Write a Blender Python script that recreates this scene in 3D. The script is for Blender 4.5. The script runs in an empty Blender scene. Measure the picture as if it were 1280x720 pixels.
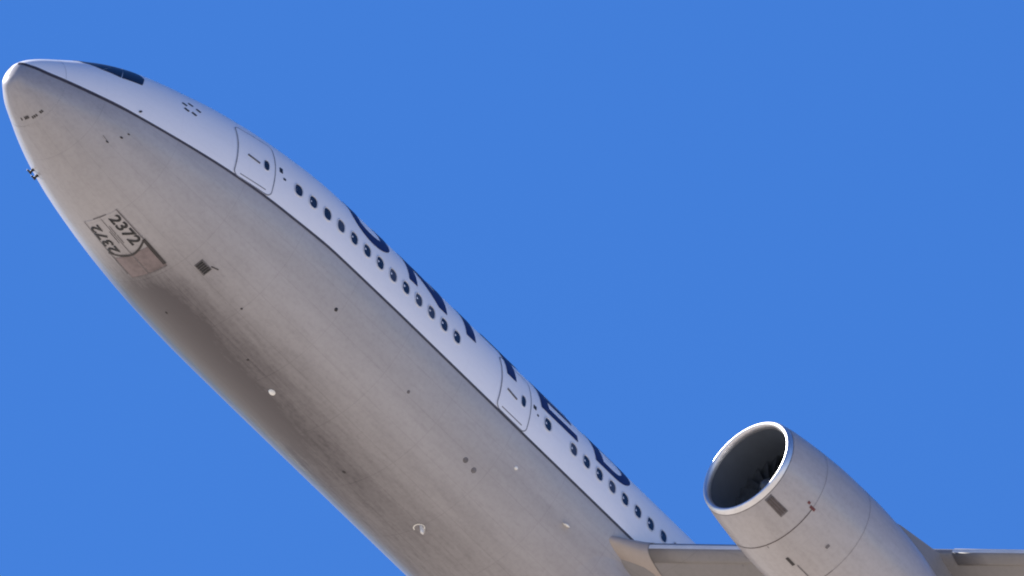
import bpy, bmesh, math, random
from mathutils import Vector, Matrix
random.seed(7)
sc = bpy.context.scene
C = sc.collection
R = math.radians

# ------------------------------------------------------------------ camera
ELEV = R(25.804284)          # the camera looks up at the aeroplane
DIST, PXM = 703.0, 50.46     # metres to the aeroplane; pixels per metre there (of a 1280 wide frame)
CAM = Vector((0, 0, 1.7))
CR = Vector((1, 0, 0)); CU = Vector((0, -math.sin(ELEV), math.cos(ELEV))); CB = Vector((0, -math.cos(ELEV), -math.sin(ELEV)))
def cam2w(v): return CR*v[0] + CU*v[1] + CB*v[2]
cam = bpy.data.cameras.new('camera'); co = bpy.data.objects.new('camera', cam); C.objects.link(co)
co.matrix_world = Matrix(((CR.x, CU.x, CB.x, CAM.x), (CR.y, CU.y, CB.y, CAM.y), (CR.z, CU.z, CB.z, CAM.z), (0, 0, 0, 1)))
cam.sensor_width = 36; cam.lens = 36*DIST*PXM/1280
cam.clip_start = 1; cam.clip_end = 60000
sc.camera = co

# ------------------------------------------------------------------ light
SUNV = cam2w(Vector((-.69, .36, -.62)).normalized())
SEL = math.asin(SUNV.z); SAZ = math.atan2(SUNV.x, SUNV.y)
w = bpy.data.worlds.new('World'); sc.world = w; w.use_nodes = True
nt = w.node_tree; bg = nt.nodes['Background']
sky = nt.nodes.new('ShaderNodeTexSky'); sky.sky_type = 'NISHITA'; sky.sun_disc = False
sky.sun_elevation = SEL; sky.sun_rotation = SAZ
sky.altitude = 0; sky.air_density = 1.0; sky.dust_density = 0.0; sky.ozone_density = 10.0
hs = nt.nodes.new('ShaderNodeHueSaturation'); hs.inputs['Saturation'].default_value = 1.115; hs.inputs['Hue'].default_value = .509
nt.links.new(sky.outputs[0], hs.inputs['Color']); nt.links.new(hs.outputs[0], bg.inputs[0]); bg.inputs[1].default_value = 0.0585
sl = bpy.data.lights.new('sun', 'SUN'); sl.energy = 5.0; sl.angle = R(.53); sl.color = (1, .95, .88)
so = bpy.data.objects.new('sun', sl); C.objects.link(so); so.rotation_euler = SUNV.to_track_quat('Z', 'Y').to_euler()
so.location = (0, 0, 500)
sc.view_settings.view_transform = 'Standard'; sc.view_settings.look = 'None'
sc.view_settings.gamma = 1; sc.view_settings.use_curve_mapping = False
sc.view_settings.exposure = 1.42
sc.cycles.filter_width = 2.0

# ------------------------------------------------------------------ aeroplane frame
TH, RO, AL = 1.02040644, .74499493, .77194615
_u = Vector((math.sin(AL), math.cos(AL), 0)); _a = Vector((math.cos(AL), -math.sin(AL), 0)); _c = Vector((0, 0, 1))
aft = _a*math.sin(TH) - _c*math.cos(TH)
nn = _a*math.cos(TH) + _c*math.sin(TH)
port = _u*math.cos(RO) + nn*math.sin(RO)
upv = _u*math.sin(RO) - nn*math.cos(RO)
org = CAM + cam2w(Vector(((21.99-640)/PXM, (360-54.845)/PXM, -DIST)))
AX, SB, UP = cam2w(aft), cam2w(-port), cam2w(upv)

# ------------------------------------------------------------------ materials
def mat(name, col, rough=.5, metal=0, coat=0, spec=.5):
    m = bpy.data.materials.new(name); m.use_nodes = True
    b = m.node_tree.nodes['Principled BSDF']
    b.inputs['Base Color'].default_value = (*col, 1); b.inputs['Roughness'].default_value = rough
    b.inputs['Metallic'].default_value = metal; b.inputs['Coat Weight'].default_value = coat
    b.inputs['Specular IOR Level'].default_value = spec
    return m, m.node_tree, b
def N(t, kind, **kw):
    n = t.nodes.new(kind)
    for k, v in kw.items(): setattr(n, k, v)
    return n
def mth(t, op, a, b=None, c=None, clamp=False):
    n = N(t, 'ShaderNodeMath', operation=op, use_clamp=clamp)
    for i, v in enumerate((a, b, c)):
        if v is None: continue
        if isinstance(v, (int, float)): n.inputs[i].default_value = v
        else: t.links.new(v, n.inputs[i])
    return n.outputs[0]
def noise(t, vec, scale, detail=4, rough=.55):
    n = N(t, 'ShaderNodeTexNoise'); n.inputs['Scale'].default_value = scale; n.inputs['Detail'].default_value = detail
    n.inputs['Roughness'].default_value = rough; t.links.new(vec, n.inputs['Vector']); return n.outputs[0]
def mapv(t, scale):
    tc = N(t, 'ShaderNodeTexCoord'); mp = N(t, 'ShaderNodeMapping'); mp.inputs['Scale'].default_value = scale
    t.links.new(tc.outputs['Object'], mp.inputs[0]); return mp.outputs[0]
def mixc(t, fac, a, b):
    n = N(t, 'ShaderNodeMix', data_type='RGBA')
    if isinstance(fac, (int, float)): n.inputs[0].default_value = fac
    else: t.links.new(fac, n.inputs[0])
    for i, v in ((6, a), (7, b)):
        if isinstance(v, tuple): n.inputs[i].default_value = (*v, 1)
        else: t.links.new(v, n.inputs[i])
    return n.outputs[2]
def smooth(t, v, a, b):
    n = N(t, 'ShaderNodeMapRange', interpolation_type='SMOOTHSTEP')
    t.links.new(v, n.inputs[0]); n.inputs[1].default_value = a; n.inputs[2].default_value = b; return n.outputs[0]

def paint(name, base, dark, rough, panel=.1, keel=0.0, streak=.5, ps=(2.1, 24)):
    """aircraft paint: blotchy wear, airflow streaks, faint panel joints; 'keel' adds the soot trail behind the nose gear"""
    m, t, b = mat(name, base, rough, 0, .15)
    tc = N(t, 'ShaderNodeTexCoord'); sp = N(t, 'ShaderNodeSeparateXYZ'); t.links.new(tc.outputs['Object'], sp.inputs[0])
    x, y, z = sp.outputs
    n1 = noise(t, mapv(t, (.25, 1.6, 1.6)), 1.0, 6, .6)
    n2 = noise(t, mapv(t, (1.4, 9, 9)), 1.0, 5, .65)
    n3 = noise(t, mapv(t, (9, 9, 9)), 1.0, 3, .6)
    f = mth(t, 'MULTIPLY', smooth(t, n1, .30, .80), .34*streak)
    f = mth(t, 'ADD', f, mth(t, 'MULTIPLY', smooth(t, n2, .40, .80), .22*streak))
    f = mth(t, 'ADD', f, mth(t, 'MULTIPLY', smooth(t, n3, .4, .7), .18*streak))
    # panel joints: frames along X, stringers round the barrel
    def line(v, pitch, wd):
        fr = mth(t, 'FRACT', mth(t, 'DIVIDE', v, pitch)); d = mth(t, 'ABSOLUTE', mth(t, 'SUBTRACT', fr, .5))
        return smooth(t, d, .5-wd/pitch, .5)
    ang = mth(t, 'ARCTAN2', z, y)
    j = mth(t, 'MAXIMUM', line(x, ps[0], .018), line(mth(t, 'ADD', ang, 6.41), 2*math.pi/ps[1], .006))
    f = mth(t, 'ADD', f, mth(t, 'MULTIPLY', j, panel))
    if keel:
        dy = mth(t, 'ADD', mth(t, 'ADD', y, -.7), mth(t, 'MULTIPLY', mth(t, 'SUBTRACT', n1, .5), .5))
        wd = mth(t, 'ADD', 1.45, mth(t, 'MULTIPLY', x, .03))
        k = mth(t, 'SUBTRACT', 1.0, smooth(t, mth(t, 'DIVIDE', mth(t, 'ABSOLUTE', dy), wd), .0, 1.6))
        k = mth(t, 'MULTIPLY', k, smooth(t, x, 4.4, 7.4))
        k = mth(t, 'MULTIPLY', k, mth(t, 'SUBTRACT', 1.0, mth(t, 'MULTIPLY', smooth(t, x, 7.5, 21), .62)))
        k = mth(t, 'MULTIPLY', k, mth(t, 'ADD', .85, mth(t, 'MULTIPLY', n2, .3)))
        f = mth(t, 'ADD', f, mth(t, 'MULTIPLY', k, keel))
        f = mth(t, 'ADD', f, mth(t, 'MULTIPLY', mth(t, 'SUBTRACT', 1.0, smooth(t, mth(t, 'ADD', x, n2), 1, 5.5)), .13))
    f = mth(t, 'MINIMUM', f, 1.0)
    t.links.new(mixc(t, f, base, dark), b.inputs['Base Color'])
    t.links.new(mth(t, 'ADD', rough-.06, mth(t, 'MULTIPLY', n2, .14)), b.inputs['Roughness'])
    bp = N(t, 'ShaderNodeBump'); bp.inputs['Strength'].default_value = .12; bp.inputs['Distance'].default_value = .02
    h = mth(t, 'SUBTRACT', mth(t, 'MULTIPLY', n1, .6), mth(t, 'MULTIPLY', j, .3))
    t.links.new(h, bp.inputs['Height']); t.links.new(bp.outputs[0], b.inputs['Normal'])
    return m
WHITE = paint('white_paint', (.88, .86, .875), (.66, .64, .66), .34, .12, 0, .35)
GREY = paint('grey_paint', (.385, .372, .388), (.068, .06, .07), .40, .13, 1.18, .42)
WINGP = paint('wing_paint', (.245, .23, .225), (.14, .13, .125), .42, .22, 0, .55, (1.6, 24))
NACP = paint('nacelle_paint', (.42, .40, .41), (.17, .15, .15), .34, .05, 0, .6, (2.05, 8))
BOUNCETAN = paint('fillet_bounce_tan', (.40, .34, .30), (.28, .23, .19), .4, .1, 0, .5)  # warm light bounced onto the wing root, put into the colour
def plain(name, col, rough=.5, metal=0, coat=0, var=.35, sc_=6):
    m, t, b = mat(name, col, rough, metal, coat)
    n = noise(t, mapv(t, (sc_, sc_, sc_)), 1.0, 5, .6)
    d = tuple(c*(1-var) for c in col)
    t.links.new(mixc(t, smooth(t, n, .35, .7), col, d), b.inputs['Base Color'])
    return m
BLUE = plain('title_blue', (.006, .010, .085), .5, 0, 0, .2)
STRIPE = plain('stripe_brown', (.075, .06, .062), .4, 0, 0, .3)
BLACK = plain('marking_black', (.015, .015, .018), .5, 0, 0, .3)
SEAM = plain('seam_dark', (.16, .15, .16), .6, 0, 0, .4)
REDM = plain('faded_red', (.17, .045, .045), .6, 0, 0, .3)
DSEAM = plain('door_seal_grey', (.26, .26, .29), .6, 0, 0, .4)
SEAMV = plain('vent_slat', (.10, .08, .08), .6, 0, 0, .3)
SEAMB = plain('seam_black', (.045, .04, .042), .6, 0, 0, .4)
PINK = plain('gear_door_primer', (.21, .17, .175), .5, 0, 0, .35, 3)
GLASS = plain('cabin_glass', (.018, .022, .035), .12, 0, .5, .4, 9)
CGLASS = plain('cockpit_glass', (.008, .010, .022), .35, 0, 0, .3)
BEZEL = plain('window_bezel', (.70, .69, .71), .35, 0, 0, .15)
METAL = plain('polished_lip', (.80, .80, .82), .48, 1, 0, .12, 3)
SLAT = plain('slat_metal', (.80, .79, .77), .35, .2, 0, .1, 3)
LINER = plain('intake_liner', (.085, .10, .125), .45, 0, 0, .08)
FAN = plain('fan_titanium', (.075, .085, .10), .4, .4, 0, .3)
LAMP = plain('lamp_lens', (.85, .84, .80), .15, 0, .5, .05)

# ------------------------------------------------------------------ mesh helpers (X aft of the nose, P to port, Z up)
def V(X, P, Z): return (X, -P, Z)
def obj(name, bm, m, parent=None, smoothf=True, recalc=True):
    if recalc: bmesh.ops.recalc_face_normals(bm, faces=bm.faces)
    me = bpy.data.meshes.new(name); bm.to_mesh(me); bm.free()
    for mm in (m if isinstance(m, (list, tuple)) else [m]): me.materials.append(mm)
    if smoothf:
        for p in me.polygons: p.use_smooth = True
    o = bpy.data.objects.new(name, me); C.objects.link(o)
    if parent: o.parent = parent
    return o
def pchip(xs, ys):
    h = [b-a for a, b in zip(xs, xs[1:])]; d = [(ys[i+1]-ys[i])/h[i] for i in range(len(h))]
    m = [d[0]]+[0]*(len(xs)-2)+[d[-1]]
    for i in range(1, len(xs)-1):
        m[i] = 0 if d[i-1]*d[i] <= 0 else 3*(h[i-1]+h[i])/((2*h[i]+h[i-1])/d[i-1]+(h[i]+2*h[i-1])/d[i])
    def f(x):
        x = min(max(x, xs[0]), xs[-1]); i = 0
        while i < len(h)-1 and x > xs[i+1]: i += 1
        t = (x-xs[i])/h[i]
        return ys[i]*(1+2*t)*(1-t)**2+m[i]*h[i]*t*(1-t)**2+ys[i+1]*t*t*(3-2*t)+m[i+1]*h[i]*t*t*(t-1)
    return f
ST = [0, .06, .25, .6, 1.1, 1.8, 2.6, 3.5, 4.6, 6, 7.6, 9.5, 12]; qq = [math.sqrt(x) for x in ST]
ftop = pchip(qq, [-1.04, -.68, -.39, -.06, .31, .79, 1.265, 1.66, 2.0, 2.353, 2.614, 2.78, 2.82])
fbot = pchip(qq, [-1.04, -1.25, -1.43, -1.61, -1.785, -1.98, -2.175, -2.365, -2.513, -2.66, -2.77, -2.815, -2.82])
fwid = pchip(qq, [0, .24, .40, .63, .88, 1.22, 1.55, 1.835, 2.12, 2.41, 2.637, 2.785, 2.82])
fmid = pchip(qq, [-1.04, -1.04, -1.02, -1.0, -.93, -.83, -.7, -.57, -.42, -.25, -.1, 0, 0])
tailt = pchip([36, 44, 52, 58], [0, 0, -.1, -.3]); tailb = pchip([36, 40, 46, 52, 58], [0, .25, 1.35, 2.9, 4.3]); tailw = pchip([36, 40, 46, 52, 58], [1, .98, .83, .52, .12])
def fus(X, phi, off=0.0):
    k = math.sqrt(min(max(X, 0), 12)); zc = fmid(k); hw = fwid(k); t = ftop(k)-zc; b = zc-fbot(k)
    if X > 36:
        b0 = b; top = t+tailt(X); bt = -b0+tailb(X); zc = (top+bt)/2; t = b = (top-bt)/2; hw *= tailw(X)
    cs, sn = math.cos(phi), math.sin(phi); r = t if sn > 0 else b
    P = hw*cs; Z = zc+r*sn
    if off:
        nx = cs*r; nz = sn*hw; l = math.hypot(nx, nz) or 1
        P += off*nx/l; Z += off*nz/l
        if X < .6: X -= off*(1-X/.6)
    return X, P, Z
cheat = pchip([0, .1, .16, .25, .41, .67, 1.11, 1.59, 2.33, 3.04, 4.1, 5.74, 7.06, 8.94, 60],
              [80, 71, 52.4, 36.8, 26.7, 17.8, 11.5, 6.6, 2.1, -.8, -3.5, -5.6, -6.8, -8.0, -8.2])

AIR = bpy.data.objects.new('airliner', None); C.objects.link(AIR)
AIR.matrix_world = Matrix(((AX.x, SB.x, UP.x, org.x), (AX.y, SB.y, UP.y, org.y), (AX.z, SB.z, UP.z, org.z), (0, 0, 0, 1)))
AIR['label'] = 'white and grey passenger jet climbing nose up, seen from below, with dark blue lettering'
AIR['category'] = 'airliner'

# ------------------------------------------------------------------ fuselage
def hull(name, xs, parent, cap0=False, cap1=False):
    bm = bmesh.new(); rings = []; NU, NL = 64, 110
    for X in xs:
        ca = R(cheat(X)); row = []
        for i in range(NU): row.append(ca+(math.pi-2*ca)*i/NU)
        for i in range(NL): row.append(math.pi-ca+(math.pi+2*ca)*i/NL)
        rings.append([bm.verts.new(V(*fus(X, a))) for a in row])
    n = NU+NL
    for r0, r1 in zip(rings, rings[1:]):
        for i in range(n):
            f = bm.faces.new((r0[i], r0[(i+1) % n], r1[(i+1) % n], r1[i])); f.material_index = 0 if i < NU else 1
    for r, c in ((rings[0], cap0), (rings[-1], cap1)):
        if c: bm.faces.new(r)
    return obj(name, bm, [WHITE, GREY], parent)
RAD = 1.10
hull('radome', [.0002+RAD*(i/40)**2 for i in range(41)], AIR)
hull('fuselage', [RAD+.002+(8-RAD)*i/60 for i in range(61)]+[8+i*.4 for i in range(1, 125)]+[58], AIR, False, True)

# decals / thin plates that follow the skin; polygons are given in (X, phi in degrees)
def follow(name, polys, m, parent, off=.006, thick=0, step=(.25, 4), fn=fus, holes=None):
    bm = bmesh.new()
    for po in polys:
        vs = [bm.verts.new((p[0], p[1], 0)) for p in po]
        try: bm.faces.new(vs)
        except ValueError: pass
    return wrap(name, bm, m, parent, off, thick, step, fn)
def wrap(name, bm, m, parent, off, thick, step, fn=fus):
    xs = [v.co.x for v in bm.verts]; ys = [v.co.y for v in bm.verts]
    for ax, lo, hi, st in ((0, min(xs), max(xs), step[0]), (1, min(ys), max(ys), step[1])):
        k = math.floor(lo/st)+1
        while k*st < hi:
            pco = [0, 0, 0]; pno = [0, 0, 0]; pco[ax] = k*st; pno[ax] = 1
            bmesh.ops.bisect_plane(bm, geom=bm.verts[:]+bm.edges[:]+bm.faces[:], plane_co=pco, plane_no=pno, dist=1e-5)
            k += 1
    bmesh.ops.triangulate(bm, faces=[f for f in bm.faces if len(f.verts) > 4])
    if thick:
        src = [(v.co.x, v.co.y) for v in bm.verts]; bm.verts.index_update()
        bnd = [(e.verts[0].index, e.verts[1].index) for e in bm.edges if len(e.link_faces) == 1]
        bm.verts.ensure_lookup_table(); lowv = [bm.verts.new((0, 0, 0)) for _ in src]; bm.verts.ensure_lookup_table()
        for a, b in bnd: bm.faces.new((bm.verts[a], bm.verts[b], lowv[b], lowv[a]))
        for i, (x, y) in enumerate(src): lowv[i].co = V(*fn(x, R(y), off-thick)); bm.verts[i].co = V(*fn(x, R(y), off))
        return obj(name, bm, m, parent, False)
    for v in bm.verts: v.co = V(*fn(v.co.x, R(v.co.y), off))
    bm.normal_update()
    for f in bm.faces:                               # face outwards
        c = f.calc_center_median(); 
        if f.normal.dot(Vector((0, c.y, c.z+(0 if fn is fus else 0)))) < 0 and fn is fus: f.normal_flip()
    return obj(name, bm, m, parent, False, fn is not fus)
def band(pts, wx, wphi=None):
    """polyline in (X, phi) thickened; w in metres"""
    out = []
    for (x0, p0), (x1, p1) in zip(pts, pts[1:]):
        rr = 2.7*math.pi/180; dx, dp = x1-x0, (p1-p0)*rr; l = math.hypot(dx, dp) or 1
        nx, npp = -dp/l*wx/2, dx/l*wx/2/rr; ex, ep = dx/l*wx*.45, dp/l*wx*.45/rr
        out.append([(x0-ex+nx, p0-ep+npp), (x1+ex+nx, p1+ep+npp), (x1+ex-nx, p1+ep-npp), (x0-ex-nx, p0-ep-npp)])
    return out
def ribbon(name, curve, w, m, parent, off=.006):
    bm = bmesh.new(); rows = []
    for i, (x, p) in enumerate(curve):
        a = curve[max(i-1, 0)]; b = curve[min(i+1, len(curve)-1)]; rr = max(fus(x, 0)[1], .15)*math.pi/180
        dx, dp = b[0]-a[0], (b[1]-a[1])*rr; l = math.hypot(dx, dp) or 1
        nx, npp = -dp/l*w/2, dx/l*w/2/rr
        rows.append([bm.verts.new(V(*fus(max(x+s*nx, .001), R(p+s*npp), off))) for s in (-1, 0, 1)])
    for r0, r1 in zip(rows, rows[1:]):
        for k in (0, 1): bm.faces.new((r0[k], r0[k+1], r1[k+1], r1[k]))
    return obj(name, bm, m, parent)
cx = [.10+.9*(i/30)**1.6 for i in range(31)]+[1.0+i*.25 for i in range(1, 190)]
for s in (1, -1):
    ribbon('cheat_line', [(x, cheat(x) if s > 0 else 180-cheat(x)) for x in cx], (.074), STRIPE, AIR, .007)
for s, e in ((-88, 268),):
    ribbon('radome_seam', [(RAD+.001, s+(e-s)*i/120) for i in range(121)], .005, DSEAM, AIR, .004)

# cockpit windows
def mirror(ps): return [(x, 180-p) for x, p in ps]
CW = [[(1.60, 87.5), (1.70, 61), (2.07, 44.2), (2.755, 65.3), (2.52, 87)],
      [(2.085, 43.8), (2.495, 35.7), (2.85, 63.3), (2.77, 65)],
      [(2.52, 35.6), (3.07, 33.6), (3.24, 45), (3.24, 54), (3.08, 62), (2.86, 63.5)]]
for k, ps in enumerate(CW):
    for q in (ps, mirror(ps)):
        follow('cockpit_window', [q], CGLASS, AIR, .012, .02, (.15, 3))
    
# ------------------------------------------------------------------ cabin windows: proud frame ring round a pane
def rrect(cx, cp, hx, hp, n=5, r=.8):
    out = []
    for k in range(4):
        sx, sp = ((1, 1), (-1, 1), (-1, -1), (1, -1))[k]
        for i in range(n+1):
            a = math.pi/2*(k+i/n)
            out.append((cx+sx*hx*(1-r)+hx*r*math.cos(a), cp+sp*hp*(1-r)+hp*r*math.sin(a)))
    return out
DEG = 180/math.pi
def ring_window(name, X, ph, hx, hs, m=GLASS, rim=.035, parent=AIR, rr=2.8, out=.018, pane=.004):
    hp = hs/rr*DEG; rp = rim/rr*DEG
    o = rrect(X, ph, hx+rim, hp+rp); i_ = rrect(X, ph, hx, hp)
    bm = bmesh.new(); n = len(o); L = []
    for pts, of in ((o, .001), (o, out*.7), ([((a[0]+b[0])/2, (a[1]+b[1])/2) for a, b in zip(o, i_)], out), (i_, max(out*.6, pane+.002)), (i_, .001)):
        L.append([bm.verts.new(V(*fus(x, R(p), of))) for x, p in pts])
    for a, b in zip(L, L[1:]):
        for k in range(n): bm.faces.new((a[k], a[(k+1) % n], b[(k+1) % n], b[k]))
    fr = obj(name, bm, BEZEL, parent)
    bm = bmesh.new(); bm.faces.new([bm.verts.new(V(*fus(x, R(p), pane))) for x, p in i_])
    obj('pane', bm, m, fr, False); return fr
def zphi(X, z):
    k = math.sqrt(min(X, 12)); zc = fmid(k); t = ftop(k)-zc; b = zc-fbot(k); s = (z-zc)/(t if z > zc else b); return math.degrees(math.asin(s))
wx = [7.93+.5185*i for i in range(13)]+[17.88]+[17.88+.5285*(i+2) for i in range(7)]
GLASS2 = plain('cabin_glass_blind', (.055, .06, .085), .3, 0, .2, .4, 9)
for i, x in enumerate(wx): ring_window('cabin_window', x, zphi(x, .49)+(.6 if x > 17 else 0), .128, .188, GLASS2 if i in (3, 7, 9, 10, 14, 17) else GLASS)
for i in range(5): ring_window('cabin_window', 22.11+.5285*(i+1), zphi(22, .49)+.6, .118, .175)

# ------------------------------------------------------------------ passenger doors
def door(x0, x1, p0, p1, wx_, wp, tick):
    pts = []
    hx, cx_ = (x1-x0)/2, (x0+x1)/2; hp, cp = (p1-p0)/2, (p0+p1)/2
    for k in range(4):
        sx, sp = ((1, 1), (-1, 1), (-1, -1), (1, -1))[k]; rx = .16; rp = .16/2.7*DEG
        for i in range(5):
            a = math.pi/2*(k+i/4); pts.append((cx_+sx*(hx-rx)+rx*math.cos(a), cp+sp*(hp-rp)+rp*math.sin(a)))
    d = follow('passenger_door', [pts], WHITE, AIR, .010, .012, (.2, 3))
    dense = []
    for a, b in zip(pts, pts[1:]+pts[:1]):
        n = max(1, int(math.hypot(b[0]-a[0], (b[1]-a[1])*.047)/.12))
        dense += [(a[0]+(b[0]-a[0])*k/n, a[1]+(b[1]-a[1])*k/n) for k in range(n)]
    dense.append(dense[0]); ribbon('door_seam', dense, .030, DSEAM, d, .014)
    ring_window('door_window', wx_, wp, .085, .17, GLASS, .02, d, 2.7, .026, .016)
    follow('door_handle', band([(tick[0], tick[1]), (tick[0]+.34, tick[1]-1.2)], .05), SEAM, d, .03, .022)
    follow('sill_plate', band([(x0+.2, p0+2.6), (x1-.2, p0+2.6)], .025), SEAM, d, .014, .004)
door(5.88, 7.10, -5.4, 35.5, 6.81, 13.8, (6.22, 13.4))
door(15.99, 17.17, -7.3, 31, 16.87, 9.9, (16.25, 8.0))
for x, p, w_, h_ in ((7.31, 17.6, .05, 3.6), (7.43, 12.4, .04, 1.3), (17.34, 13.6, .055, 2.4), (17.47, 10.0, .03, 1.0)):
    follow('door_sensor', [[(x-w_, p-h_/2), (x+w_, p-h_/2), (x+w_, p+h_/2), (x-w_, p+h_/2)]], BLACK, AIR, .012, .014)

# ------------------------------------------------------------------ title
def base(X): return zphi(X, .93)
def letter(polys, x0, off=.009):
    b0 = base(x0+.6)
    P = [[(x0+x, b0+s/2.82*DEG) for x, s in po] for po in polys]
    follow('letter', P, BLUE, AIR, off, .002, (.3, 2.5))
def rect(x0, s0, x1, s1): return [(x0, s0), (x1, s0), (x1, s1), (x0, s1)]
def arcband(cx_, cs, ro, so_, ri, si, a0, a1, n=12):
    out = []
    for i in range(n):
        a, b = R(a0+(a1-a0)*i/n), R(a0+(a1-a0)*(i+1)/n)
        out.append([(cx_+ro*math.cos(a), cs+so_*math.sin(a)), (cx_+ro*math.cos(b), cs+so_*math.sin(b)), (cx_+ri*math.cos(b), cs+si*math.sin(b)), (cx_+ri*math.cos(a), cs+si*math.sin(a))])
    return out
HL, SW = 1.5, .34
letter([rect(0, .62, SW, HL), rect(1.5-SW, .62, 1.5, HL)]+arcband(.75, .62, .75, .62, .75-SW, .20, 180, 360), 10.03)      # U
letter([rect(0, 0, .33, HL), rect(1.2, 0, 1.53, HL), [(.33, HL), (.33, HL-.62), (1.2, 0), (1.2, .62)]], 12.22)               # N
letter([rect(0, 0, .38, HL)], 14.55)                                                                                        # I
letter([rect(.5, 0, .88, HL-.3), rect(-.05, HL-.3, 1.43, HL)], 15.70, .020)                                                        # T
letter([rect(0, 0, .36, HL), rect(.36, 0, 1.5, .27), rect(.36, .60, 1.38, .86), rect(.36, HL-.28, 1.5, HL)], 17.62)          # E
letter([rect(0, 0, .36, HL), rect(.36, 0, .80, .27), rect(.36, HL-.27, .80, HL)]+arcband(.80, HL/2, .76, HL/2, .42, HL/2-.27, -90, 90, 16), 19.86)   # D

# small marks of the emblem behind the flight deck
for x, p in ((4.29, 31.0), (4.50, 34.0), (4.32, 25.6), (4.71, 30.8), (4.54, 24.6), (4.48, 29.2)):
    if x == 4.48: continue
    follow('emblem_mark', band([(x-.03, p+.4), (x+.03, p-.4)], .09), BLACK, AIR, .008, .001)
for x, p, r_ in ((3.0, 4.2, .03),):
    follow('static_port', [[(x+r_*math.cos(a), p+r_*22*math.sin(a)) for a in [i*math.pi/5 for i in range(10)]]], BLACK, AIR, .05, .05)
for p in (-99.5, -91, -87.6, -84.2, -77, -73, -69, -60, -56.5):
    follow('radome_mark', [[(.90-.05, p-1.6), (.90+.05, p-1.6), (.905+.03, p+1.2), (.905-.03, p+1.2)]] if p < -80 else [[(.93, p-1.5), (1.0, p-1.3), (1.0, p+1.5), (.93, p+1.3)]], SEAMB, AIR, .008)

# ------------------------------------------------------------------ nose gear doors and their numbers
def plate(name, x0, x1, p0, p1, m, off=.010, par=AIR):
    return follow(name, [[(x0, p0), (x1, p0), (x1, p1), (x0, p1)]], m, par, off, .016, (.3, 3))
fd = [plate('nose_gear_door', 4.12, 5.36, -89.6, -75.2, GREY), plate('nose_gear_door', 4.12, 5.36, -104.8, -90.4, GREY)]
ad = [plate('nose_gear_door', 5.44, 6.16, -89.6, -76.6, PINK, .008), plate('nose_gear_door', 5.44, 6.16, -103.4, -90.4, PINK, .008)]
for a in ad: a['label'] = 'small pinkish grey rear nose gear door'
ribbon('gear_door_seam', [(4.10+i*.1, -74.9-.06*i) for i in range(13)], .035, SEAM, fd[0], .014)
ribbon('gear_door_seam', [(5.2+i*.1, -75.8-.12*i) for i in range(10)], .095, SEAMB, ad[0], .016)
ribbon('gear_door_seam', [(5.22+.24*math.sin(math.pi*i/24), -75.8-29.5*i/24) for i in range(25)], .055, SEAMB, fd[0], .020)
ribbon('gear_door_seam', [(4.2+i*.1, -90) for i in range(20)], .02, SEAM, fd[0], .015)
ribbon('gear_door_seam', [(4.12+i*.1, -105.2+.06*i) for i in range(20)], .03, SEAM, fd[1], .014)
ribbon('gear_door_seam', [(6.17, -76.6-27*i/12) for i in range(13)], .035, SEAM, ad[0], .014)
ribbon('gear_door_seam', [(4.10, -84-12*i/6) for i in range(7)], .03, SEAM, fd[0], .014)
def text(body, size, X0, P0, flip, parent, m=BLACK, off=.024, name='number'):
    cu = bpy.data.curves.new('t', 'FONT'); cu.body = body; cu.size = size; cu.offset = .011; cu.space_character = 1.0; cu.resolution_u = 4
    ob = bpy.data.objects.new('t', cu); C.objects.link(ob)
    dg = bpy.context.evaluated_depsgraph_get(); me = bpy.data.meshes.new_from_object(ob.evaluated_get(dg))
    bpy.data.objects.remove(ob); bpy.data.curves.remove(cu)
    bm = bmesh.new(); bm.from_mesh(me); bpy.data.meshes.remove(me)
    for v in bm.verts:
        x, y = v.co.x, v.co.y
        if flip: x, y = -x, -y
        v.co.x = X0+x; v.co.y = P0+y/2.5*DEG; v.co.z = 0
    return wrap(name, bm, m, parent, off, .002, (.2, 3))
text('2372', .50, 4.22, -84.6, False, fd[0])
text('2372', .50, 5.28, -96.0, True, fd[1])
for k in range(3): follow('door_placard', band([(4.45+.16*k, -88.4), (4.72+.16*k, -88.6)] if k % 2 == 0 else [(4.6, -91.4), (5.0, -91.6)], .03), SEAM, fd[0], .020)

# ------------------------------------------------------------------ belly fittings
v_ = follow('vent', [[(6.60, -64.8), (6.98, -65.4), (6.98, -59.4), (6.60, -58.8)]], SEAM, AIR, .014, .016)
for k in range(5):
    x = 6.635+.07*k
    follow('slat', [[(x, -64.4), (x+.04, -64.4), (x+.04, -59.8), (x, -59.8)]], BLACK, v_, .03, .016)
follow('vent_lip', band([(6.93, -58.4), (7.1, -57.2)], .03), SEAMB, AIR, .012, .01)
def bump(name, X, ph, lx, ls, h, m, parent=AIR, n=10):
    """low streamlined blister on the skin"""
    bm = bmesh.new(); L = []
    for k in range(5):
        t = k/5; rr = math.cos(t*math.pi/2); hh = h*math.sin(t*math.pi/2)
        L.append([bm.verts.new(V(*fus(X+lx*rr*math.cos(2*math.pi*i/n), R(ph)+ls*rr*math.sin(2*math.pi*i/n)/2.8, -.004+hh))) for i in range(n)])
    tip = bm.verts.new(V(*fus(X, R(ph), h)))
    for a, b in zip(L, L[1:]):
        for i in range(n): bm.faces.new((a[i], a[(i+1) % n], b[(i+1) % n], b[i]))
    for i in range(n): bm.faces.new((L[-1][i], L[-1][(i+1) % n], tip))
    return obj(name, bm, m, parent)
bump('beacon_light', 11.02, -87.4, .11, .08, .08, LAMP)
bump('drain_port', 10.35, -31.2, .055, .055, .03, BLACK)
bump('drain_port', 8.39, -64.3, .035, .035, .02, SEAMB)
bump('drain_port', 7.52, -101.5, .05, .045, .02, SEAMB)
bump('drain_port', 16.07, -40.8, .085, .08, .02, SEAM)
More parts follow.
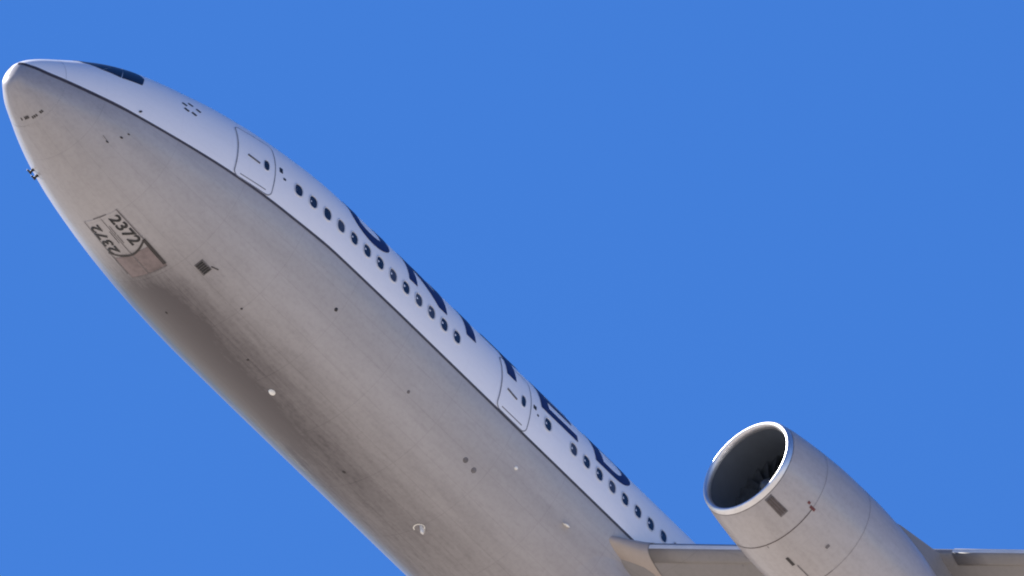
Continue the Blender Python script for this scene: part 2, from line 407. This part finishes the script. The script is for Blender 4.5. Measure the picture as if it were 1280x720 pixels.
bump('drain_port', 16.45, -41.7, .085, .08, .02, SEAM)
bump('drain_port', 13.5, -36, .05, .05, .015, SEAM)
bump('drain_port', 9.79, -83.3, .04, .04, .02, SEAMB)
bump('drain_port', 14.27, -92.8, .06, .05, .02, SEAMB)
bump('lamp', 17.41, -25.4, .06, .05, .05, LAMP)
bump('probe_base', 2.84, -27.1, .045, .045, .035, BLACK)
bump('probe_base', 2.95, -21.0, .035, .035, .03, BLACK)
bump('probe_base', 2.62, -37.8, .045, .04, .03, BLACK)
def blade(name, X, ph, length, height, th, m, sweep=.4, parent=AIR):
    """thin swept aerial standing off the skin"""
    bm = bmesh.new(); rows = []
    for h, l, sh in ((-.02, length, 0), (height*.6, length*.75, height*sweep*.6), (height, length*.5, height*sweep)):
        r = []
        for (a, b) in ((0, 0), (.3, 1), (.7, .8), (1, 0), (.7, -.8), (.3, -1)):
            r.append(bm.verts.new(V(*fus(X+sh+a*l, R(ph)+b*th/2.8, h))))
        rows.append(r)
    for a, b in zip(rows, rows[1:]):
        for i in range(6): bm.faces.new((a[i], a[(i+1) % 6], b[(i+1) % 6], b[i]))
    bm.faces.new(rows[-1]); return obj(name, bm, m, parent)
blade('blade_antenna', 19.45, -29.1, .28, .14, .02, LAMP)
blade('blade_antenna', 16.72, -82.9, .26, .20, .022, SLAT)
rg = ribbon('light_ring', [(16.82+.13*math.cos(a), -84.5+3.0*math.sin(a)) for a in [i*math.pi/8 for i in range(13)]], .03, LAMP, AIR, .012)
follow('probe_streak', band([(2.44, -35.0), (2.60, -37.2)], .025), SEAM, AIR, .010)
# pitot probes: a strut, a tube ahead of it
def pitot(X, ph):
    bm = bmesh.new(); A = Vector(V(*fus(X, R(ph), -.02))); B = Vector(V(*fus(X-.04, R(ph), .12))); D = B+Vector((-.10, 0, 0)); E_ = B+Vector((.05, 0, 0))
    for p, q, r0, r1 in ((A, B, .045, .028), (E_, D, .032, .018)):
        ax = (q-p).normalized(); s1 = ax.orthogonal().normalized(); s2 = ax.cross(s1); R0 = []; R1 = []
        for i in range(8):
            a = i*math.pi/4; d = s1*math.cos(a)+s2*math.sin(a); R0.append(bm.verts.new(p+d*r0)); R1.append(bm.verts.new(q+d*r1))
        for i in range(8): bm.faces.new((R0[i], R0[(i+1) % 8], R1[(i+1) % 8], R1[i]))
        bm.faces.new(R0); bm.faces.new(R1)
    obj('pitot_probe', bm, BLACK, AIR)
pitot(2.52, -134); pitot(2.68, -131)

# ------------------------------------------------------------------ wings
def wLE(P): return 21.57+.605*(P-3)
teX = pchip([0, 9.5, 20, 29], [33.2, 33.4, 36.6, 39.9])
def wZ(P): return -.75+.088*(P-3)+.0009*max(P-9, 0)**2
def wing_pt(P, c, side, off=0.0, s=1):
    le = wLE(P); ch = teX(P)-le; tc = .125 if P < 9 else .125-.025*(P-9)/20
    y = 5*tc*(.2969*math.sqrt(c)-.126*c-.3516*c*c+.2843*c**3-.1015*c**4)*ch
    y = y*(.85 if side < 0 else 1.0)
    return V(le+c*ch-off*(1-min(c*8, 1)), s*P, wZ(P)+side*(y+off)-.012*c*ch)
def wing(s):
    Ps = [1.6, 2.4, 3, 4, 5.5, 7, 8.5, 9.5, 11, 14, 17, 20, 23, 26, 28, 29]
    cs = [(i/26)**2 for i in range(27)]
    bm = bmesh.new(); rows = []
    for P in Ps:
        r = [bm.verts.new(wing_pt(P, c, 1, 0, s)) for c in reversed(cs)]+[bm.verts.new(wing_pt(P, c, -1, 0, s)) for c in cs[1:]]
        rows.append(r)
    for a, b in zip(rows, rows[1:]):
        for i in range(len(a)-1): bm.faces.new((a[i], a[i+1], b[i+1], b[i]))
        bm.faces.new((a[-1], a[0], b[0], b[-1]))
    bm.faces.new(rows[0]); bm.faces.new(rows[-1])
    w_ = obj('wing', bm, WINGP, AIR)
    # slats: shells standing 12 mm proud of the leading edge
    for p0, p1 in ((3.32, 8.3), (9.9, 14.0), (14.08, 18.0), (18.08, 22.0), (22.08, 26.2)):
        bm = bmesh.new(); rows = []; n = 6
        for k in range(n+1):
            P = p0+(p1-p0)*k/n; ch = teX(P)-wLE(P); lo = .30/ch; hi = .9/ch
            r = [bm.verts.new(wing_pt(P, hi*(i/8)**2, 1, .014, s)) for i in range(8, -1, -1)]+[bm.verts.new(wing_pt(P, lo*(i/8)**2, -1, .014, s)) for i in range(1, 9)]
            r += [bm.verts.new(wing_pt(P, lo, -1, -.02, s)), bm.verts.new(wing_pt(P, hi, 1, -.02, s))]
            rows.append(r)
        for a, b in zip(rows, rows[1:]):
            for i in range(len(a)-1): bm.faces.new((a[i], a[i+1], b[i+1], b[i]))
        bm.faces.new(rows[0]); bm.faces.new(rows[-1])
        sl_ = obj('slat', bm, WINGP, w_)
        bm = bmesh.new(); rows = []
        for k in range(n+1):
            P = p0+(p1-p0)*k/n; ch = teX(P)-wLE(P); r0 = .010/ch; r1 = .003/ch
            rows.append([bm.verts.new(wing_pt(P, r0*(i/5)**2, 1, .022, s)) for i in range(5, -1, -1)]+[bm.verts.new(wing_pt(P, r1*(i/5)**2, -1, .022, s)) for i in range(1, 6)])
        for a, b in zip(rows, rows[1:]):
            for i in range(len(a)-1): bm.faces.new((a[i], a[i+1], b[i+1], b[i]))
        obj('slat_edge', bm, SLAT, sl_)
    def strip(name, P0, P1, d0, d1, m, off=.008, n=8):
        bm = bmesh.new(); rows = []
        for k in range(n+1):
            P = P0+(P1-P0)*k/n; ch = teX(P)-wLE(P)
            rows.append([bm.verts.new(wing_pt(P, d/ch, -1, off, s)) for d in (d0, d1)])
        for a, b in zip(rows, rows[1:]): bm.faces.new((a[0], a[1], b[1], b[0]))
        obj(name, bm, m, w_)
    strip('spar_seam', 3.9, 8.4, .86, .885, SEAM)
    strip('spar_seam', 12.3, 19, .40, .46, SEAMB)
    strip('spar_seam', 10.4, 26, 1.02, 1.045, SEAM)
    for P in (5.2, 6.8, 11.6, 13.3, 15, 17):
        strip('rib_seam', P, P+.025, .34, 3.2, SEAM, .008, 1)
    return w_
WP = wing(1); WS = wing(-1)
# leading edge fillet at the wing root; its tan paints in warm bounce light
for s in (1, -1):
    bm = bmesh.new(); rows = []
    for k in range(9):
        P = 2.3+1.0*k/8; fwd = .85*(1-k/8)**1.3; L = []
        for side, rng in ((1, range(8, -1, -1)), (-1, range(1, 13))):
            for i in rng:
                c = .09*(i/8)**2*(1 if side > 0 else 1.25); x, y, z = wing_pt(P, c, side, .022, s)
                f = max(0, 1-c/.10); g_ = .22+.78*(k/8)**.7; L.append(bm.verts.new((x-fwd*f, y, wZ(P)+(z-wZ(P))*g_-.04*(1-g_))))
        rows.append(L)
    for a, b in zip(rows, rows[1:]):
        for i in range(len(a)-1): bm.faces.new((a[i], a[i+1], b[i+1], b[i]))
    obj('root_fillet', bm, BOUNCETAN, WP if s > 0 else WS)
# belly fairing
bm = bmesh.new(); rows = []
for i in range(50):
    X = 19.9+i*.36; g = min(1, max(0, (X-19.9)/5.5)); g = g*g*(3-2*g); e = min(1, max(0, (37.6-X)/5)); g *= e*e*(3-2*e)
    row = []
    for k in range(49):
        a = -14-152*k/48; t = math.sin(math.pi*k/48)
        o = -.05+g*(.50*t**.5+.55*math.exp(-((a+45)/22)**2)+.55*math.exp(-((a+135)/22)**2))*min(1, t*3)
        row.append(bm.verts.new(V(*fus(X, R(a), o))))
    rows.append(row)
for a, b in zip(rows, rows[1:]):
    for i in range(48): bm.faces.new((a[i], a[i+1], b[i+1], b[i]))
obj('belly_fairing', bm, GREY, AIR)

# tail surfaces
def surf(name, secs, m):
    bm = bmesh.new(); rows = []
    for (x, y, z, ch, t, vert) in secs:
        r = []
        for side in (1, -1):
            for i in (range(12, -1, -1) if side > 0 else range(1, 12)):
                c = (i/12)**1.6; th = side*5*t*(.2969*math.sqrt(c)-.126*c-.3516*c*c+.2843*c**3-.1015*c**4)*ch
                r.append(bm.verts.new((x+c*ch, y+(th if vert else 0), z+(0 if vert else th))))
        rows.append(r)
    for a, b in zip(rows, rows[1:]):
        for i in range(len(a)): bm.faces.new((a[i], a[(i+1) % len(a)], b[(i+1) % len(a)], b[i]))
    bm.faces.new(rows[0]); bm.faces.new(rows[-1]); return obj(name, bm, m, AIR)
surf('tail_fin', [(45.5, 0, 2.2, 8.2, .1, True), (52.5, 0, 10.6, 3.4, .09, True)], BLUE)
for s in (1, -1): surf('tailplane', [(50, s*.6, .9, 5.4, .09, False), (56.2, s*9.7, 1.9, 2.0, .08, False)], WINGP)

# ------------------------------------------------------------------ engines
def engine(X0, P0, Z0):
    e = bpy.data.objects.new; TILT = math.tan(R(1.5))
    def ring(bm, x, r, n=96, tilt=1.0, a0=0, a1=2*math.pi):
        k = max(0, 1-x/3.0)*tilt if x < 3 else 0
        out = []
        for i in range(n):
            a = a0+(a1-a0)*i/(n if a1-a0 > 6.28 else n-1)
            z = r*math.sin(a); out.append(bm.verts.new(V(X0+x-z*TILT*k, P0+r*math.cos(a), Z0+z)))
        return out
    def lathe(name, prof, m, parent, n=96, tilt=1.0, cap=False):
        bm = bmesh.new(); rs = [ring(bm, x, r, n, tilt) for x, r in prof]
        for a, b in zip(rs, rs[1:]):
            for i in range(n): bm.faces.new((a[i], a[(i+1) % n], b[(i+1) % n], b[i]))
        if cap: bm.faces.new(rs[-1])
        return obj(name, bm, m, parent, True)
    po = pchip([.14, .35, .8, 1.5, 2.4, 3.4, 4.4, 5.4, 6.2, 6.8], [1.385, 1.435, 1.50, 1.575, 1.63, 1.64, 1.60, 1.50, 1.36, 1.20])
    prof = [(.14+i*(6.7-.14)/60, po(.14+i*(6.7-.14)/60)) for i in range(61)]+[(6.66, 1.17), (5.5, 1.22), (4.5, 1.25)]
    eng = lathe('engine', prof, NACP, AIR)
    lip = [(.16, 1.228)]+[(.15-.155*math.sin(math.pi*i/16)**.9, 1.306-.078*math.cos(math.pi*i/16)) for i in range(1, 16)]+[(.138, 1.387)]
    lathe('intake_lip', lip, METAL, eng)
    lathe('intake_liner', [(.161, 1.226), (.4, 1.21), (.9, 1.225), (1.2, 1.26), (1.5, 1.26), (1.52, .3)], LINER, eng)
    lathe('spinner', [(.66, .01), (.70, .10), (.80, .21), (.97, .33), (1.14, .40), (1.4, .42)], FAN, eng, 48, 0)
    for k in range(24):
        bm = bmesh.new(); a = 2*math.pi*k/24; vs = []
        for j in range(6):
            r = .38+.87*j/5; tw = .28+.75*j/5; wd = .20+.10*j/5
            for sgn in (-1, 1):
                da = sgn*wd*math.sin(tw)/r/1.2; dx = sgn*wd*math.cos(tw)*.55
                vs.append(bm.verts.new(V(X0+1.16+dx, P0+r*math.cos(a+da), Z0+r*math.sin(a+da))))
        for j in range(5): bm.faces.new((vs[2*j], vs[2*j+1], vs[2*j+3], vs[2*j+2]))
        obj('fan_blade', bm, FAN, eng)
    lathe('exhaust_cone', [(5.6, 1.0), (6.8, .85), (7.6, .62), (7.62, .5), (8.4, .02)], FAN, eng, 48, 0)
    def skin(x, a, off=0.0):
        r = po(x)+off; k = max(0, 1-x/3.0); z = r*math.sin(a)
        return (X0+x-z*TILT*k, P0+r*math.cos(a), Z0+z)
    def nband(name, x0, x1, a0, a1, m, off=.008, n=40, par=eng, th=0):
        bm = bmesh.new(); rr = []
        for i in range(n+1):
            a = R(a0+(a1-a0)*i/n)
            L = [skin(x0, a, off), skin(x1, a, off)]
            if th: L = [skin(x0, a, off-th)]+L+[skin(x1, a, off-th)]
            rr.append([bm.verts.new(V(*p)) for p in L])
        for a, b in zip(rr, rr[1:]):
            for q in range(len(a)-1): bm.faces.new((a[q], a[q+1], b[q+1], b[q]))
        if th: bm.faces.new(rr[0]); bm.faces.new(rr[-1])
        return obj(name, bm, m, par, False)
    nband('cowl_seam', 1.30, 1.325, -130, -34, SEAMV)
    nband('cowl_seam', 1.306, 1.314, -34, 230, SEAM)
    nband('cowl_seam', 2.955, 2.97, -120, -60, SEAMV); nband('cowl_seam', 2.958, 2.966, -60, 240, SEAM)
    nband('lip_seam', .145, .16, -180, 180, SEAM)
    nband('latch_strip', 1.35, 5.2, -90.4, -89.6, SEAM, .008, 1)
    g = nband('intake_vent', .20, .84, -59, -50, SEAM, .016, 4, eng, .02)
    for k in range(3): nband('slat', .25, .79, -58+2.6*k, -56.2+2.6*k, SEAMV, .030, 1, g, .016)
    nband('lightning_mark', 1.22, 1.40, -34, -31.2, REDM, .012, 1)
    nband('lightning_mark', 1.10, 1.18, -32, -29.5, REDM, .012, 1)
    nband('drain_mark', 1.9, 2.2, -84, -81, SEAMB, .012, 2)
    nband('drain_mark', 2.25, 2.9, -80.5, -79.3, SEAM, .012, 2)
    nband('drain_mark', 2.3, 2.38, -50, -46, SEAM, .012, 2)
    # pylon
    bm = bmesh.new(); rows = []
    for x, w_, z0, z1 in ((3.4, .04, 1.30, 1.64), (4.2, .20, 1.2, 1.85), (5.4, .28, 1.0, 2.15), (7.0, .30, .6, 2.4), (9.5, .26, 1.0, 2.4), (12.5, .05, 1.7, 2.3)):
        rows.append([bm.verts.new(V(X0+x, P0+y, Z0+z)) for y, z in ((-w_, z0), (-w_*.9, z1), (w_*.9, z1), (w_, z0))])
    for a, b in zip(rows, rows[1:]):
        for i in range(4): bm.faces.new((a[i], a[(i+1) % 4], b[(i+1) % 4], b[i]))
    bm.faces.new(rows[0]); bm.faces.new(rows[-1]); obj('pylon', bm, WINGP, eng, False)
engine(18.68, 9.35, -2.62)
engine(18.68, -9.35, -2.62)

# ------------------------------------------------------------------ ground far below (out of frame; it lights the belly)
m, t, b = mat('ground_soil', (.3, .25, .18), .95)
n1 = noise(t, mapv(t, (1, 1, 1)), .004, 8); n2 = noise(t, mapv(t, (1, 1, 1)), .06, 6)
c1 = mixc(t, smooth(t, n1, .35, .65), (.33, .285, .245), (.26, .228, .19))
t.links.new(mixc(t, mth(t, 'MULTIPLY', n2, .5), c1, (.40, .36, .30)), b.inputs['Base Color'])
bm = bmesh.new(); rs = []
for r in (40, 200, 800, 3000, 10000, 28000): rs.append([bm.verts.new((r*math.cos(i*math.pi/32), r*math.sin(i*math.pi/32), 0)) for i in range(64)])
bm.faces.new(rs[0])
for a, c in zip(rs, rs[1:]):
    for i in range(64): bm.faces.new((a[i], a[(i+1) % 64], c[(i+1) % 64], c[i]))
g = obj('ground', bm, m, None, False); g['kind'] = 'structure'
